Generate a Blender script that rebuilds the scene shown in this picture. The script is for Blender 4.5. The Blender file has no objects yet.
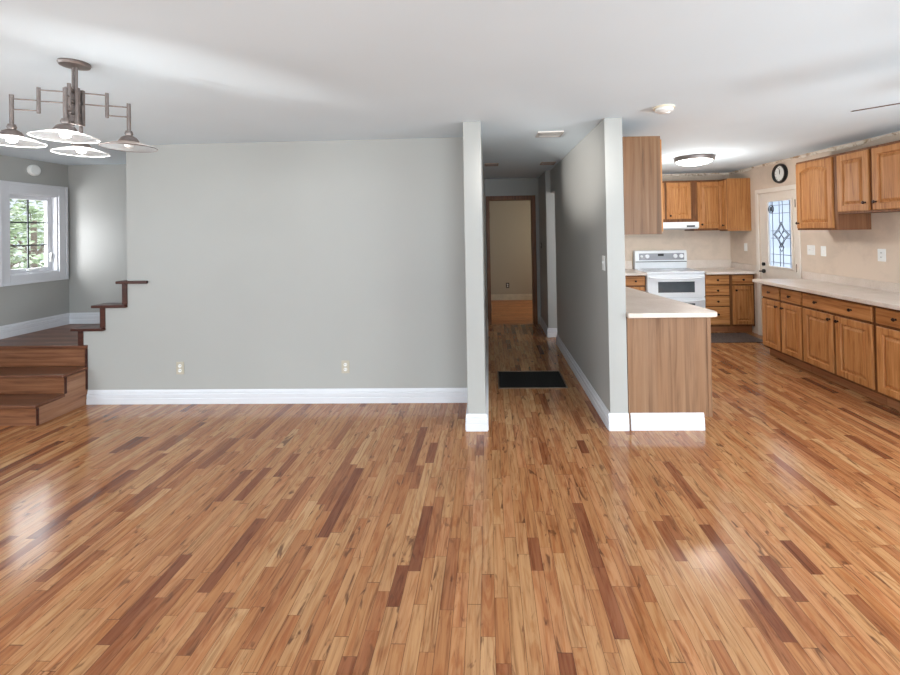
import bpy, bmesh, math, random
from mathutils import Vector, Matrix
PI = math.pi
R = math.radians
random.seed(7)
scene = bpy.context.scene
C = scene.collection

# ---------------------------------------------------------------- camera
cam_data = bpy.data.cameras.new('camera')
cam = bpy.data.objects.new('camera', cam_data)
C.objects.link(cam)
cam_data.sensor_fit = 'HORIZONTAL'
cam_data.sensor_width = 36.0
cam_data.lens = 417.41 / 900 * 36.0
cam_data.shift_x = -24.99 / 900
cam_data.shift_y = -110.39 / 900
cam_data.clip_start = 0.05
cam_data.clip_end = 300
rot = Matrix.Rotation(0.0311, 4, 'Z') @ Matrix.Rotation(0.0094, 4, 'X') @ Matrix.Rotation(0.0176, 4, 'Y') @ Matrix.Rotation(PI/2, 4, 'X')
cam.matrix_world = Matrix.Translation((0, 0, 1.5704)) @ rot
scene.camera = cam

# ---------------------------------------------------------------- view + world
scene.view_settings.view_transform = 'Standard'
scene.view_settings.look = 'None'
scene.view_settings.gamma = 1
scene.view_settings.use_curve_mapping = False
scene.view_settings.exposure = -0.07

world = bpy.data.worlds.new('sky')
scene.world = world
world.use_nodes = True
bg = world.node_tree.nodes['Background']
_n = world.node_tree.nodes; _l = world.node_tree.links
_tc = _n.new('ShaderNodeTexCoord'); _sx = _n.new('ShaderNodeSeparateXYZ'); _cr = _n.new('ShaderNodeValToRGB')
_l.new(_tc.outputs['Generated'], _sx.inputs[0]); _l.new(_sx.outputs[2], _cr.inputs[0]); _l.new(_cr.outputs[0], bg.inputs['Color'])
_e = _cr.color_ramp.elements          # hazy horizon, bright overcast sky above it
_e[0].position = 0.0; _e[0].color = (0.145, 0.16, 0.18, 1)
_e[1].position = 0.30; _e[1].color = (0.92, 0.97, 1.0, 1)
_m = _e.new(0.12); _m.color = (0.20, 0.22, 0.25, 1)
bg.inputs['Strength'].default_value = 6.5

def area(name, loc, target, sx, sy, power, color=(1, 1, 1), spread=None):
    l = bpy.data.lights.new(name, 'AREA')
    l.shape = 'RECTANGLE'
    l.size = sx; l.size_y = sy
    l.energy = power; l.color = color
    if spread: l.spread = spread
    o = bpy.data.objects.new(name, l)
    C.objects.link(o)
    o.location = loc
    d = Vector(target) - Vector(loc)
    o.rotation_euler = d.to_track_quat('-Z', 'Y').to_euler()
    return o

DAY = (0.80, 0.92, 1.0)
# daylight entering through the windows behind the camera
area('daylight_rear_window_a', (-2.4, -2.72, 1.45), (-2.4, 3, 1.6), 2.6, 1.6, 36, DAY)
area('daylight_rear_window_b', (1.9, -2.72, 1.45), (1.9, 3, 1.6), 2.4, 1.6, 62, DAY)
# added fill lamps at those windows, aimed up to brighten the ceiling
area('ceiling_fill_rear_a', (-2.4, -2.70, 1.2), (-2.4, -0.6, 2.6), 2.6, 1.0, 84, DAY)
area('ceiling_fill_rear_b', (1.9, -2.70, 1.2), (1.9, -0.6, 2.6), 2.4, 1.0, 100, DAY)
# daylight through the side windows outside the frame
area('daylight_side_window', (-4.96, 0.9, 1.45), (0, 0.9, 1.9), 2.2, 1.5, 34, DAY)
area('daylight_kitchen_side', (3.86, 1.0, 1.5), (0.5, 3.2, 1.5), 1.8, 1.2, 135, DAY)
# daylight at the small landing window and the kitchen door
area('daylight_landing_window', (-5.5, 4.0, 1.55), (-4.5, 4.83, 1.0), 0.4, 0.6, 22, (0.95, 0.97, 1))
area('daylight_kitchen_door', (4.6, 5.76, 2.7), (2.6, 5.2, 0.4), 0.7, 0.6, 30, DAY)
# daylight of the room at the end of the hallway
area('daylight_far_room', (1.9, 8.3, 1.5), (0, 8.5, 1.1), 1.0, 1.2, 16, (1, 0.93, 0.80))
# sun glinting off something bright outside, up through the window at the far corner
sp = bpy.data.lights.new('sun_glint', 'SPOT')
sp.energy = 1900; sp.spot_size = R(6.0); sp.spot_blend = 1.0; sp.shadow_soft_size = 0.06
sp.color = (1, 0.99, 0.97)
so = bpy.data.objects.new('sun_glint', sp)
C.objects.link(so)
so.location = (-5.62, -2.74, 0.17)
so.rotation_euler = (Vector((-1.45, 2.19, 2.44)) - Vector(so.location)).to_track_quat('-Z', 'Y').to_euler()

# added spot behind the rear window, brightening the hallway wall past the slim pillar
sp2 = bpy.data.lights.new('hall_patch_spot', 'SPOT')
sp2.energy = 6500; sp2.spot_size = R(8); sp2.spot_blend = 1.0; sp2.shadow_soft_size = 0.12
sp2.color = (1, 0.97, 0.93)
so2 = bpy.data.objects.new('hall_patch_spot', sp2)
C.objects.link(so2)
so2.location = (-3.4, -3.4, 1.3)
so2.rotation_euler = (Vector((0.93, 4.15, 2.12)) - Vector(so2.location)).to_track_quat('-Z', 'Y').to_euler()

# ---------------------------------------------------------------- node helpers
class NT:
    def __init__(s, name):
        m = bpy.data.materials.new(name); m.use_nodes = True
        s.m = m; s.t = m.node_tree; s.n = s.t.nodes; s.b = s.n['Principled BSDF']
        s.out = s.n['Material Output']
    def new(s, t, **k):
        n = s.n.new(t)
        for a, b in k.items(): setattr(n, a, b)
        return n
    def set(s, sock, v):
        if isinstance(v, bpy.types.NodeSocket): s.t.links.new(v, sock)
        elif isinstance(v, (int, float)): sock.default_value = v
        else: sock.default_value = tuple(v) if len(v) == len(sock.default_value) else (*v, 1)
    def math(s, op, a, b=0.0, c=None):
        n = s.new('ShaderNodeMath', operation=op)
        s.set(n.inputs[0], a); s.set(n.inputs[1], b)
        if c is not None: s.set(n.inputs[2], c)
        return n.outputs[0]
    def mix(s, f, a, b, mode='MIX'):
        n = s.new('ShaderNodeMix', data_type='RGBA', blend_type=mode)
        s.set(n.inputs['Factor'], f); s.set(n.inputs[6], a); s.set(n.inputs[7], b)
        return n.outputs[2]
    def ramp(s, f, stops):
        n = s.new('ShaderNodeValToRGB')
        e = n.color_ramp.elements
        while len(e) < len(stops): e.new(0.5)
        for i, (p, c) in enumerate(stops):
            e[i].position = p; e[i].color = (*c, 1)
        s.set(n.inputs[0], f)
        return n.outputs[0]
    def noise(s, vec, scale, detail=3, rough=0.5, dist=0.0):
        n = s.new('ShaderNodeTexNoise')
        s.set(n.inputs['Vector'], vec); n.inputs['Scale'].default_value = scale
        n.inputs['Detail'].default_value = detail; n.inputs['Roughness'].default_value = rough
        n.inputs['Distortion'].default_value = dist
        return n.outputs['Fac']
    def coord(s, kind='Object'):
        return s.new('ShaderNodeTexCoord').outputs[kind]
    def scale(s, vec, v, add=None):
        n = s.new('ShaderNodeVectorMath', operation='MULTIPLY')
        s.set(n.inputs[0], vec); n.inputs[1].default_value = v
        if add is None: return n.outputs[0]
        a = s.new('ShaderNodeVectorMath', operation='ADD')
        s.set(a.inputs[0], n.outputs[0]); s.set(a.inputs[1], add)
        return a.outputs[0]
    def bump(s, h, strength=0.2, dist=0.01):
        n = s.new('ShaderNodeBump')
        n.inputs['Strength'].default_value = strength; n.inputs['Distance'].default_value = dist
        s.set(n.inputs['Height'], h)
        s.t.links.new(n.outputs[0], s.b.inputs['Normal'])
    def base(s, v): s.set(s.b.inputs['Base Color'], v)
    def rough(s, v): s.set(s.b.inputs['Roughness'], v)

def srgb(r, g, b):
    f = lambda c: (c/255/12.92) if c/255 <= 0.04045 else ((c/255+0.055)/1.055)**2.4
    return (f(r), f(g), f(b))

def plain(name, col, rough=0.5, metal=0.0, var=0.04, scale=8, bump=0.0):
    t = NT(name)
    f = t.noise(t.coord(), scale, 4)
    a = tuple(max(0, c*(1-var*2)) for c in col); b = tuple(min(1, c*(1+var*2)) for c in col)
    t.base(t.ramp(f, [(0.3, a), (0.7, b)]))
    t.rough(rough); t.b.inputs['Metallic'].default_value = metal
    if bump: t.bump(t.noise(t.coord(), 140, 3), bump, 0.004)
    return t.m

# ---------------------------------------------------------------- materials
def wall_mat(name, col, rough=0.45, dirt=0.0):
    t = NT(name)
    co = t.coord()
    f = t.noise(co, 0.8, 3)
    c = t.ramp(f, [(0.3, tuple(x*0.96 for x in col)), (0.7, tuple(min(1, x*1.03) for x in col))])
    if dirt:
        g = t.noise(co, 3.5, 6, 0.65, 0.4)
        c = t.mix(t.math('MULTIPLY', t.ramp(g, [(0.45, (0, 0, 0)), (0.62, (1, 1, 1))]), dirt), c, tuple(x*0.78 for x in col))
    t.base(c); t.rough(rough)
    t.b.inputs['Specular IOR Level'].default_value = 0.35
    t.bump(t.noise(co, 90, 3, 0.6), 0.06, 0.004)
    return t.m

M = {}
M['wall'] = wall_mat('painted_grey_wall', srgb(170, 169, 165), 0.42)
M['wall_kitchen'] = wall_mat('kitchen_wall', srgb(214, 196, 178), 0.6, 0.45)
M['ceiling'] = wall_mat('ceiling_paint', srgb(216, 228, 236), 0.8)
M['trim'] = plain('white_trim_paint', srgb(216, 216, 220), 0.35, 0, 0.01)
M['white'] = plain('white_plastic', srgb(235, 235, 232), 0.35, 0, 0.01)
M['ivory'] = plain('ivory_plastic', srgb(226, 214, 190), 0.4, 0, 0.02)
M['enamel'] = plain('white_enamel', srgb(235, 238, 242), 0.15, 0, 0.01)
M['silver'] = plain('silver_panel', srgb(150, 152, 158), 0.4, 0.2, 0.02)
M['dark'] = plain('dark_plastic', srgb(22, 22, 24), 0.35, 0, 0.05)
M['black_iron'] = plain('black_iron', srgb(26, 24, 24), 0.5, 0.3, 0.05)
M['bronze'] = plain('dark_bronze', srgb(52, 34, 28), 0.35, 0.7, 0.05)
M['pewter'] = plain('brushed_pewter', srgb(128, 118, 114), 0.38, 0.75, 0.05, 30)
M['nickel'] = plain('aged_nickel', srgb(120, 100, 84), 0.4, 0.7, 0.05, 30)
M['mat'] = plain('woven_mat', srgb(84, 70, 64), 0.95, 0, 0.2, 60, 0.3)
M['oven_glass'] = plain('oven_glass', srgb(84, 92, 98), 0.08, 0, 0.05)
M['black_void'] = plain('black_opening', srgb(8, 7, 7), 0.9, 0, 0.05)
M['caulk'] = None

def floor_mat(name, width, length, stops, axis='Y', rough=0.28, tint=(1, 1, 1), gap=0.55):
    t = NT(name)
    sep = t.new('ShaderNodeSeparateXYZ'); t.set(sep.inputs[0], t.coord())
    x, y = (sep.outputs[0], sep.outputs[1]) if axis == 'Y' else (sep.outputs[1], sep.outputs[0])
    xs = t.math('DIVIDE', x, width)
    row = t.math('FLOOR', xs)
    wn = t.new('ShaderNodeTexWhiteNoise', noise_dimensions='1D'); t.set(wn.inputs['W'], row)
    off = t.math('MULTIPLY', wn.outputs['Value'], 37.0)
    ys = t.math('ADD', t.math('DIVIDE', y, length), off)
    # stretch and squeeze so that no two boards have the same length
    n1 = t.new('ShaderNodeTexNoise', noise_dimensions='1D')
    t.set(n1.inputs['W'], ys); n1.inputs['Scale'].default_value = 0.7; n1.inputs['Detail'].default_value = 0
    ys = t.math('ADD', ys, t.math('MULTIPLY', n1.outputs['Fac'], 1.6))
    idx = t.math('FLOOR', ys)
    cv = t.new('ShaderNodeCombineXYZ'); t.set(cv.inputs[0], row); t.set(cv.inputs[1], idx)
    wn2 = t.new('ShaderNodeTexWhiteNoise', noise_dimensions='2D'); t.set(wn2.inputs['Vector'], cv.outputs[0])
    rnd = wn2.outputs['Value']
    col = t.ramp(rnd, stops)
    # grain along the board, shifted on every board
    gv = t.new('ShaderNodeCombineXYZ')
    t.set(gv.inputs[0], t.math('MULTIPLY', x, 55.0)); t.set(gv.inputs[1], t.math('MULTIPLY', y, 3.2))
    t.set(gv.inputs[2], t.math('MULTIPLY', rnd, 60.0))
    g = t.noise(gv.outputs[0], 1.0, 5, 0.6, 0.8)
    col = t.mix(1.0, col, t.ramp(g, [(0.30, (0.52, 0.44, 0.38)), (0.46, (0.90, 0.86, 0.83)), (0.6, (1.05, 1.04, 1.0))]), 'MULTIPLY')
    # broad flame figure
    gv2 = t.new('ShaderNodeCombineXYZ')
    t.set(gv2.inputs[0], t.math('MULTIPLY', x, 14.0)); t.set(gv2.inputs[1], t.math('MULTIPLY', y, 2.0))
    t.set(gv2.inputs[2], t.math('MULTIPLY', rnd, 90.0))
    g2 = t.noise(gv2.outputs[0], 1.0, 4, 0.55, 3.0)
    col = t.mix(t.ramp(g2, [(0.38, (0.9, 0.9, 0.9)), (0.52, (0, 0, 0))]), col, t.mix(1.0, col, (0.80, 0.66, 0.58), 'MULTIPLY'))
    # knots and mineral streaks
    gv3 = t.new('ShaderNodeCombineXYZ')
    t.set(gv3.inputs[0], t.math('MULTIPLY', x, 20.0)); t.set(gv3.inputs[1], t.math('MULTIPLY', y, 5.0))
    t.set(gv3.inputs[2], t.math('MULTIPLY', rnd, 11.0))
    g3 = t.noise(gv3.outputs[0], 1.0, 3, 0.55, 1.2)
    col = t.mix(t.ramp(g3, [(0.61, (0, 0, 0)), (0.70, (0.85, 0.85, 0.85))]), col, (0.11, 0.045, 0.022))
    fx = t.math('FRACT', xs); fy = t.math('FRACT', ys)
    ex = t.math('MINIMUM', fx, t.math('SUBTRACT', 1.0, fx))
    ey = t.math('MINIMUM', fy, t.math('SUBTRACT', 1.0, fy))
    gx = t.math('LESS_THAN', ex, 0.018); gy = t.math('LESS_THAN', ey, 0.0022)
    gg = t.math('MAXIMUM', gx, gy)
    col = t.mix(t.math('MULTIPLY', gg, gap), col, (0.06, 0.028, 0.015))
    col = t.mix(1.0, col, tint, 'MULTIPLY')
    t.base(col)
    # every board lies at its own slight angle, so glare breaks up along the joints
    t.rough(t.math('ADD', t.math('MULTIPLY', g, 0.12), rough))
    t.bump(t.math('ADD', t.math('MULTIPLY', t.math('SUBTRACT', 1.0, gg), 1.0), t.math('MULTIPLY', g, 0.15)), 0.25, 0.002)
    t.b.inputs['Specular IOR Level'].default_value = 0.5
    return t.m

OAK = [(0.0, srgb(118, 70, 48)), (0.06, srgb(142, 90, 62)), (0.16, srgb(164, 112, 76)), (0.3, srgb(174, 122, 82)), (0.45, srgb(178, 130, 90)),
       (0.6, srgb(186, 134, 96)), (0.75, srgb(184, 140, 100)), (0.9, srgb(184, 140, 100)), (1.0, srgb(196, 156, 116))]
M['floor'] = floor_mat('oak_strip_floor', 0.057, 0.40, OAK, rough=0.09, tint=(0.93, 0.885, 0.83), gap=0.7)
DARKOAK = [(0.0, srgb(104, 66, 48)), (0.5, srgb(128, 86, 64)), (1.0, srgb(148, 104, 80))]
M['landing'] = floor_mat('landing_boards', 0.085, 0.9, DARKOAK, 'X', 0.3)
M['far_floor'] = floor_mat('far_room_boards', 0.057, 0.7, [(0, srgb(190, 120, 70)), (1, srgb(215, 150, 95))], 'X', 0.3)

def wood(name, cols, axis='Z', freq=38, stretch=2.2, rough=0.48, rnd=0.14, spec=0.3):
    t = NT(name)
    oi = t.new('ShaderNodeObjectInfo')
    sh = t.new('ShaderNodeCombineXYZ')
    for i in range(3): t.set(sh.inputs[i], t.math('MULTIPLY', oi.outputs['Random'], 17.0 + 9*i))
    v = {'Z': (freq, freq, stretch), 'X': (stretch, freq, freq), 'Y': (freq, stretch, freq)}[axis]
    co = t.scale(t.coord(), v, sh.outputs[0])
    g = t.noise(co, 1.0, 5, 0.62, 0.7)
    col = t.ramp(g, [(0.28, cols[0]), (0.46, cols[1]), (0.72, cols[2])])
    v2 = tuple(a*0.22 for a in v)
    g2 = t.noise(t.scale(t.coord(), v2, sh.outputs[0]), 1.0, 2, 0.5, 1.2)
    col = t.mix(t.ramp(g2, [(0.38, (0.55, 0.55, 0.55)), (0.6, (0, 0, 0))]), col, t.mix(1.0, col, (0.84, 0.72, 0.6), 'MULTIPLY'))
    k = t.math('ADD', t.math('MULTIPLY', oi.outputs['Random'], rnd), 1.0 - rnd/2)
    kc = t.new('ShaderNodeCombineColor')
    for i in range(3): t.set(kc.inputs[i], k)
    col = t.mix(1.0, col, kc.outputs[0], 'MULTIPLY')
    t.base(col); t.rough(rough); t.bump(g, 0.05, 0.002)
    t.b.inputs['Specular IOR Level'].default_value = spec
    return t.m

HON = (srgb(134, 82, 42), srgb(180, 124, 72), srgb(200, 146, 94))
M['oak_v'] = wood('honey_oak_upright', HON, 'Z', 46, 2.4)
M['oak_h'] = wood('honey_oak_level', HON, 'X')
M['oak_dark'] = wood('cabinet_face_frame', (srgb(86, 50, 28), srgb(116, 74, 42), srgb(134, 90, 54)), 'Z')
PAN = (srgb(104, 76, 56), srgb(134, 102, 78), srgb(152, 120, 94))
M['panel_upper'] = wood('brown_laminate_upper_side', (srgb(84, 58, 38), srgb(116, 84, 58), srgb(134, 102, 76)), 'Z', 26, 1.0, 0.32, 0.04)
M['panel_shaded'] = wood('shaded_laminate_side', (srgb(92, 58, 38), srgb(118, 78, 52), srgb(132, 92, 64)), 'Z', 30, 1.1, 0.5, 0.04)  # same laminate as the other sides, with shade put into its colour
M['panel'] = wood('brown_laminate_panel', PAN, 'Z', 30, 1.1, 0.4, 0.04)
M['kick'] = wood('toe_kick_wood', (srgb(140, 90, 58), srgb(172, 116, 78), srgb(186, 132, 92)), 'X', 30, 2, 0.6)
M['stair_h'] = wood('stair_oak', (srgb(84, 50, 34), srgb(120, 78, 54), srgb(146, 102, 74)), 'X', 34, 1.6, 0.35)
M['stair_tread'] = wood('stair_tread_oak', (srgb(78, 46, 34), srgb(104, 66, 48), srgb(124, 84, 62)), 'X', 30, 1.6, 0.3)
M['stair_side'] = wood('stair_side_oak', (srgb(116, 78, 58), srgb(148, 108, 84), srgb(166, 128, 102)), 'Y', 26, 1.6, 0.4)
M['dark_cap'] = wood('dark_stained_cap', (srgb(44, 22, 18), srgb(66, 34, 26), srgb(84, 46, 34)), 'X', 30, 2, 0.35)
M['casing'] = wood('brown_door_casing', (srgb(86, 48, 26), srgb(118, 72, 40), srgb(140, 92, 56)), 'Z', 30, 1.6, 0.4)
M['fan_blade'] = wood('fan_blade_wood', (srgb(60, 40, 30), srgb(84, 58, 42), srgb(100, 72, 52)), 'X', 30, 1.6, 0.4)

def counter():
    t = NT('speckled_laminate_counter')
    co = t.coord()
    a = t.noise(co, 3.5, 4, 0.6, 0.6)
    col = t.ramp(a, [(0.3, srgb(206, 190, 176)), (0.7, srgb(226, 214, 204))])
    b = t.noise(co, 160, 2)
    col = t.mix(t.ramp(b, [(0.58, (0, 0, 0)), (0.68, (0.5, 0.5, 0.5))]), col, srgb(170, 146, 128))
    t.base(col); t.rough(0.3); return t.m
M['counter'] = counter()

def caulk():
    t = NT('torn_paper_and_plaster_edge')
    co = t.coord()
    a = t.noise(co, 7, 6, 0.7, 0.8)
    t.base(t.ramp(a, [(0.33, srgb(150, 122, 96)), (0.42, srgb(190, 170, 148)), (0.5, srgb(222, 212, 200)), (0.8, srgb(234, 226, 216))]))
    t.rough(0.9); t.bump(a, 0.6, 0.01); return t.m
M['caulk'] = caulk()

def thin_glass(name, tint=(1, 1, 1), frost=0.0, gloss=0.08):
    t = NT(name)
    tr = t.new('ShaderNodeBsdfTransparent'); tr.inputs[0].default_value = (*tint, 1)
    gl = t.new('ShaderNodeBsdfGlossy'); gl.inputs['Roughness'].default_value = 0.05
    tl = t.new('ShaderNodeBsdfTranslucent'); tl.inputs[0].default_value = (*tint, 1)
    m1 = t.new('ShaderNodeMixShader'); m1.inputs[0].default_value = frost
    t.t.links.new(tr.outputs[0], m1.inputs[1]); t.t.links.new(tl.outputs[0], m1.inputs[2])
    m2 = t.new('ShaderNodeMixShader')
    f = t.noise(t.coord(), 4, 2)
    t.set(m2.inputs[0], t.math('MULTIPLY', f, gloss*2))
    t.t.links.new(m1.outputs[0], m2.inputs[1]); t.t.links.new(gl.outputs[0], m2.inputs[2])
    t.t.links.new(m2.outputs[0], t.out.inputs[0])
    return t.m
M['glass'] = thin_glass('window_glass')
M['door_glass'] = thin_glass('obscured_door_glass', (0.52, 0.56, 0.62), 0.5)

def glow(name, col, strength):
    t = NT(name)
    f = t.noise(t.coord(), 5, 2)
    t.base((0.9, 0.9, 0.9))
    t.set(t.b.inputs['Emission Color'], t.ramp(f, [(0.2, tuple(c*0.96 for c in col)), (0.8, col)]))
    t.b.inputs['Emission Strength'].default_value = strength
    t.rough(0.3); return t.m
M['diffuser'] = glow('lit_frosted_diffuser', (1, 0.98, 0.94), 13.0)
M['bulb'] = glow('lit_bulb', (1, 0.97, 0.9), 12.0)

def shade_mat(name, frost, tint, white):
    t = NT(name)
    tr = t.new('ShaderNodeBsdfTransparent'); tr.inputs[0].default_value = (*tint, 1)
    tl = t.new('ShaderNodeBsdfTranslucent'); tl.inputs[0].default_value = (0.95, 0.95, 0.95, 1)
    df = t.new('ShaderNodeBsdfGlossy'); df.inputs['Roughness'].default_value = 0.15
    m1 = t.new('ShaderNodeMixShader'); m1.inputs[0].default_value = frost
    t.t.links.new(tr.outputs[0], m1.inputs[1]); t.t.links.new(tl.outputs[0], m1.inputs[2])
    m2 = t.new('ShaderNodeMixShader')
    t.set(m2.inputs[0], t.math('MULTIPLY', t.noise(t.coord(), 6, 2), white*2))
    t.t.links.new(m1.outputs[0], m2.inputs[1]); t.t.links.new(df.outputs[0], m2.inputs[2])
    t.t.links.new(m2.outputs[0], t.out.inputs[0])
    return t.m
M['shade_lit'] = shade_mat('frosted_saucer_glass', 0.45, (0.97, 0.97, 0.97), 0.12)
M['shade_rim'] = plain('white_glass_rim', srgb(245, 245, 243), 0.15, 0, 0.005)

def leaf_mat():
    t = NT('leaves')
    a = t.noise(t.coord(), 2.6, 5)
    t.base(t.ramp(a, [(0.3, srgb(74, 92, 66)), (0.5, srgb(128, 146, 112)), (0.75, srgb(206, 214, 200))]))
    t.rough(0.7); return t.m
M['leaf'] = leaf_mat()
M['bark'] = plain('bark', srgb(96, 84, 74), 0.9, 0, 0.2, 20, 0.4)
def ground_mat():
    t = NT('pale_gravel_ground')
    a = t.noise(t.coord(), 3, 6, 0.7)
    t.base(t.ramp(a, [(0.35, srgb(150, 146, 140)), (0.6, srgb(205, 202, 198))]))
    t.rough(0.95); return t.m
M['ground'] = ground_mat()

# ---------------------------------------------------------------- mesh helpers
def link(name, bm, mat, parent=None, smooth=False, loc=None, bevel=0.0, seg=2):
    me = bpy.data.meshes.new(name)
    bmesh.ops.recalc_face_normals(bm, faces=bm.faces)
    bm.to_mesh(me); bm.free()
    if smooth:
        for p in me.polygons: p.use_smooth = True
        me.set_sharp_from_angle(angle=R(35))
    if mat: me.materials.append(mat)
    o = bpy.data.objects.new(name, me)
    C.objects.link(o)
    if parent: o.parent = parent
    if loc is not None: o.location = loc
    if bevel:
        b = o.modifiers.new('bevel', 'BEVEL'); b.width = bevel; b.segments = seg; b.limit_method = 'ANGLE'; b.angle_limit = R(40)
    return o

def box(bm, x0, x1, y0, y1, z0, z1):
    v = [bm.verts.new((x, y, z)) for z in (z0, z1) for y in (y0, y1) for x in (x0, x1)]
    for f in ((0, 2, 3, 1), (4, 5, 7, 6), (0, 1, 5, 4), (2, 6, 7, 3), (0, 4, 6, 2), (1, 3, 7, 5)):
        bm.faces.new([v[i] for i in f])
    return v

def prism(bm, pts, fa, fb):
    """pts: outline; fa/fb map a 2D point to the two ends of the extrusion"""
    a = [bm.verts.new(fa(*p)) for p in pts]; b = [bm.verts.new(fb(*p)) for p in pts]
    n = len(pts)
    bm.faces.new(a); bm.faces.new(b[::-1])
    for i in range(n):
        bm.faces.new([a[i], b[i], b[(i+1) % n], a[(i+1) % n]])

def lathe(bm, prof, seg=32, center=(0, 0, 0), mat=None, close=False):
    rings = []
    for r, z in prof:
        if r < 1e-6:
            rings.append([bm.verts.new((center[0], center[1], center[2]+z))])
        else:
            rings.append([bm.verts.new((center[0]+r*math.cos(2*PI*i/seg), center[1]+r*math.sin(2*PI*i/seg), center[2]+z)) for i in range(seg)])
    vs = [v for r_ in rings for v in r_]
    for a, b in zip(rings, rings[1:] + ([rings[0]] if close else [])):
        for i in range(seg):
            j = (i+1) % seg
            if len(a) == 1 and len(b) == 1: break
            if len(a) == 1: bm.faces.new([a[0], b[i], b[j]])
            elif len(b) == 1: bm.faces.new([a[i], a[j], b[0]])
            else: bm.faces.new([a[i], a[j], b[j], b[i]])
    if mat is not None: bmesh.ops.transform(bm, matrix=mat, verts=vs)
    return vs

def tube(bm, p0, p1, r, seg=12, r1=None):
    p0 = Vector(p0); p1 = Vector(p1); d = p1-p0
    q = d.to_track_quat('Z', 'Y').to_matrix().to_4x4()
    lathe(bm, [(0, 0), (r, 0), (r1 or r, d.length), (0, d.length)], seg, mat=Matrix.Translation(p0) @ q)

def struct(name, bm, mat, parent=None, **k):
    o = link(name, bm, mat, parent, **k)
    if parent is None: o['kind'] = 'structure'
    return o

def tag(o, label, cat, group=None):
    o['label'] = label; o['category'] = cat
    if group: o['group'] = group
    return o

def thing(name, label, cat, loc=(0, 0, 0), rz=0, group=None):
    o = bpy.data.objects.new(name, None)
    C.objects.link(o)
    o.location = loc; o.rotation_euler = (0, 0, rz); o.empty_display_size = 0.1
    return tag(o, label, cat, group)

def copy_tree(o, parent=None):
    c = o.copy(); C.objects.link(c)
    if parent: c.parent = parent
    for ch in [x for x in bpy.data.objects if x.parent == o]: copy_tree(ch, c)
    return c

H = 2.44
XL, YM, YP, XH, YB, XR, YL, YR = -5.0, 3.85, 3.304, 0.928, 6.85, 3.90, 4.826, -2.8
LZ = 0.553

# ================================================================ STRUCTURE
bm = bmesh.new(); box(bm, XL-0.15, XR+0.15, YR-0.15, 7.0, -0.12, 0); struct('floor', bm, M['floor'])
bm = bmesh.new(); box(bm, -1.6, 2.1, 7.0, 9.6, -0.12, -0.002); struct('floor_far_room', bm, M['far_floor'])
bm = bmesh.new(); box(bm, XL-0.15, XR+0.15, YR-0.15, 9.6, H, H+0.12); struct('ceiling', bm, M['ceiling'])

# left wall: two openings (landing window; the window outside the frame)
def wall_x(name, x0, x1, y0, y1, z0, z1, holes, mat):
    bm = bmesh.new(); y = y0
    for (a, b, c, d) in sorted(holes):
        box(bm, x0, x1, y, a, z0, z1)
        if c > z0: box(bm, x0, x1, a, b, z0, c)
        box(bm, x0, x1, a, b, d, z1)
        y = b
    box(bm, x0, x1, y, y1, z0, z1)
    return struct(name, bm, mat)
def wall_y(name, y0, y1, x0, x1, z0, z1, holes, mat):
    bm = bmesh.new(); x = x0
    for (a, b, c, d) in sorted(holes):
        box(bm, x, a, y0, y1, z0, z1)
        if c > z0: box(bm, a, b, y0, y1, z0, c)
        box(bm, a, b, y0, y1, d, z1)
        x = b
    box(bm, x, x1, y0, y1, z0, z1)
    return struct(name, bm, mat)
wall_x('wall_left', XL-0.15, XL, YR-0.15, YL+0.15, 0, H, [(4.20, 4.70, 1.19, 2.06), (-2.6, -1.2, 0.35, 2.1), (-0.3, 2.1, 0.6, 2.2)], M['wall'])
wall_x('wall_right', XR, XR+0.15, YR-0.15, YB+0.15, 0, H, [(5.39, 6.13, 0, 2.03), (0.0, 2.0, 0.9, 2.1)], M['wall_kitchen'])
wall_y('wall_rear', YR-0.15, YR, XL, XR, 0, H, [(-3.8, -1.0, 0.6, 2.3), (0.6, 3.2, 0.6, 2.3)], M['wall'])
wall_y('wall_landing', YL, YL+0.12, XL, -1.4, 0, H, [], M['wall'])
# back wall with its stepped stair edge
pts = [(-3.816, 0), (-0.19, 0), (-0.19, H), (-3.42, H), (-3.42, 1.130), (-3.63, 1.130), (-3.63, 0.907), (-3.84, 0.907), (-3.84, 0.69), (-3.90, 0.69), (-3.90, LZ), (-3.816, LZ)]
# the steps of the knee wall: risers at x = -3.868, -3.652, -3.435
pts = [(-3.816, 0), (-0.19, 0), (-0.19, H), (-3.42, H), (-3.42, 1.125), (-3.42, 0.905), (-3.637, 0.905), (-3.637, 0.69), (-3.853, 0.69), (-3.853, LZ), (-3.816, LZ)]
pts = [p for i, p in enumerate(pts) if i != 4]
bm = bmesh.new(); prism(bm, pts, lambda x, z: (x, YM, z), lambda x, z: (x, YM+0.12, z)); struct('wall_back', bm, M['wall'])
# hallway walls
bm = bmesh.new(); box(bm, -0.186, -0.044, YP, 7.0, 0, H); struct('wall_hall_left', bm, M['wall'], bevel=0.004)
bm = bmesh.new()
box(bm, XH, 1.068, YP, 5.80, 0, H); box(bm, XH, 1.068, 5.80, 6.155, 2.11, H)
box(bm, 0.855, 0.995, 6.155, 7.0, 0, H)
struct('wall_hall_right', bm, M['wall'], bevel=0.004)
wall_y('wall_hall_end', 7.0, 7.12, -1.6, 2.1, 0, H, [(0.02, 0.74, 0, 2.08)], M['wall'])
bm = bmesh.new(); box(bm, -1.6, 2.1, 9.46, 9.6, 0, H); struct('wall_far_room', bm, wall_mat('far_room_paint', srgb(176, 164, 144)))
bm = bmesh.new(); box(bm, -1.75, -1.6, 7.0, 9.6, 0, H); struct('wall_far_room_left', bm, M['wall'])
bm = bmesh.new(); box(bm, 2.1, 2.25, 7.0, 9.6, 0, H); struct('wall_far_room_right', bm, M['wall'])
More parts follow.
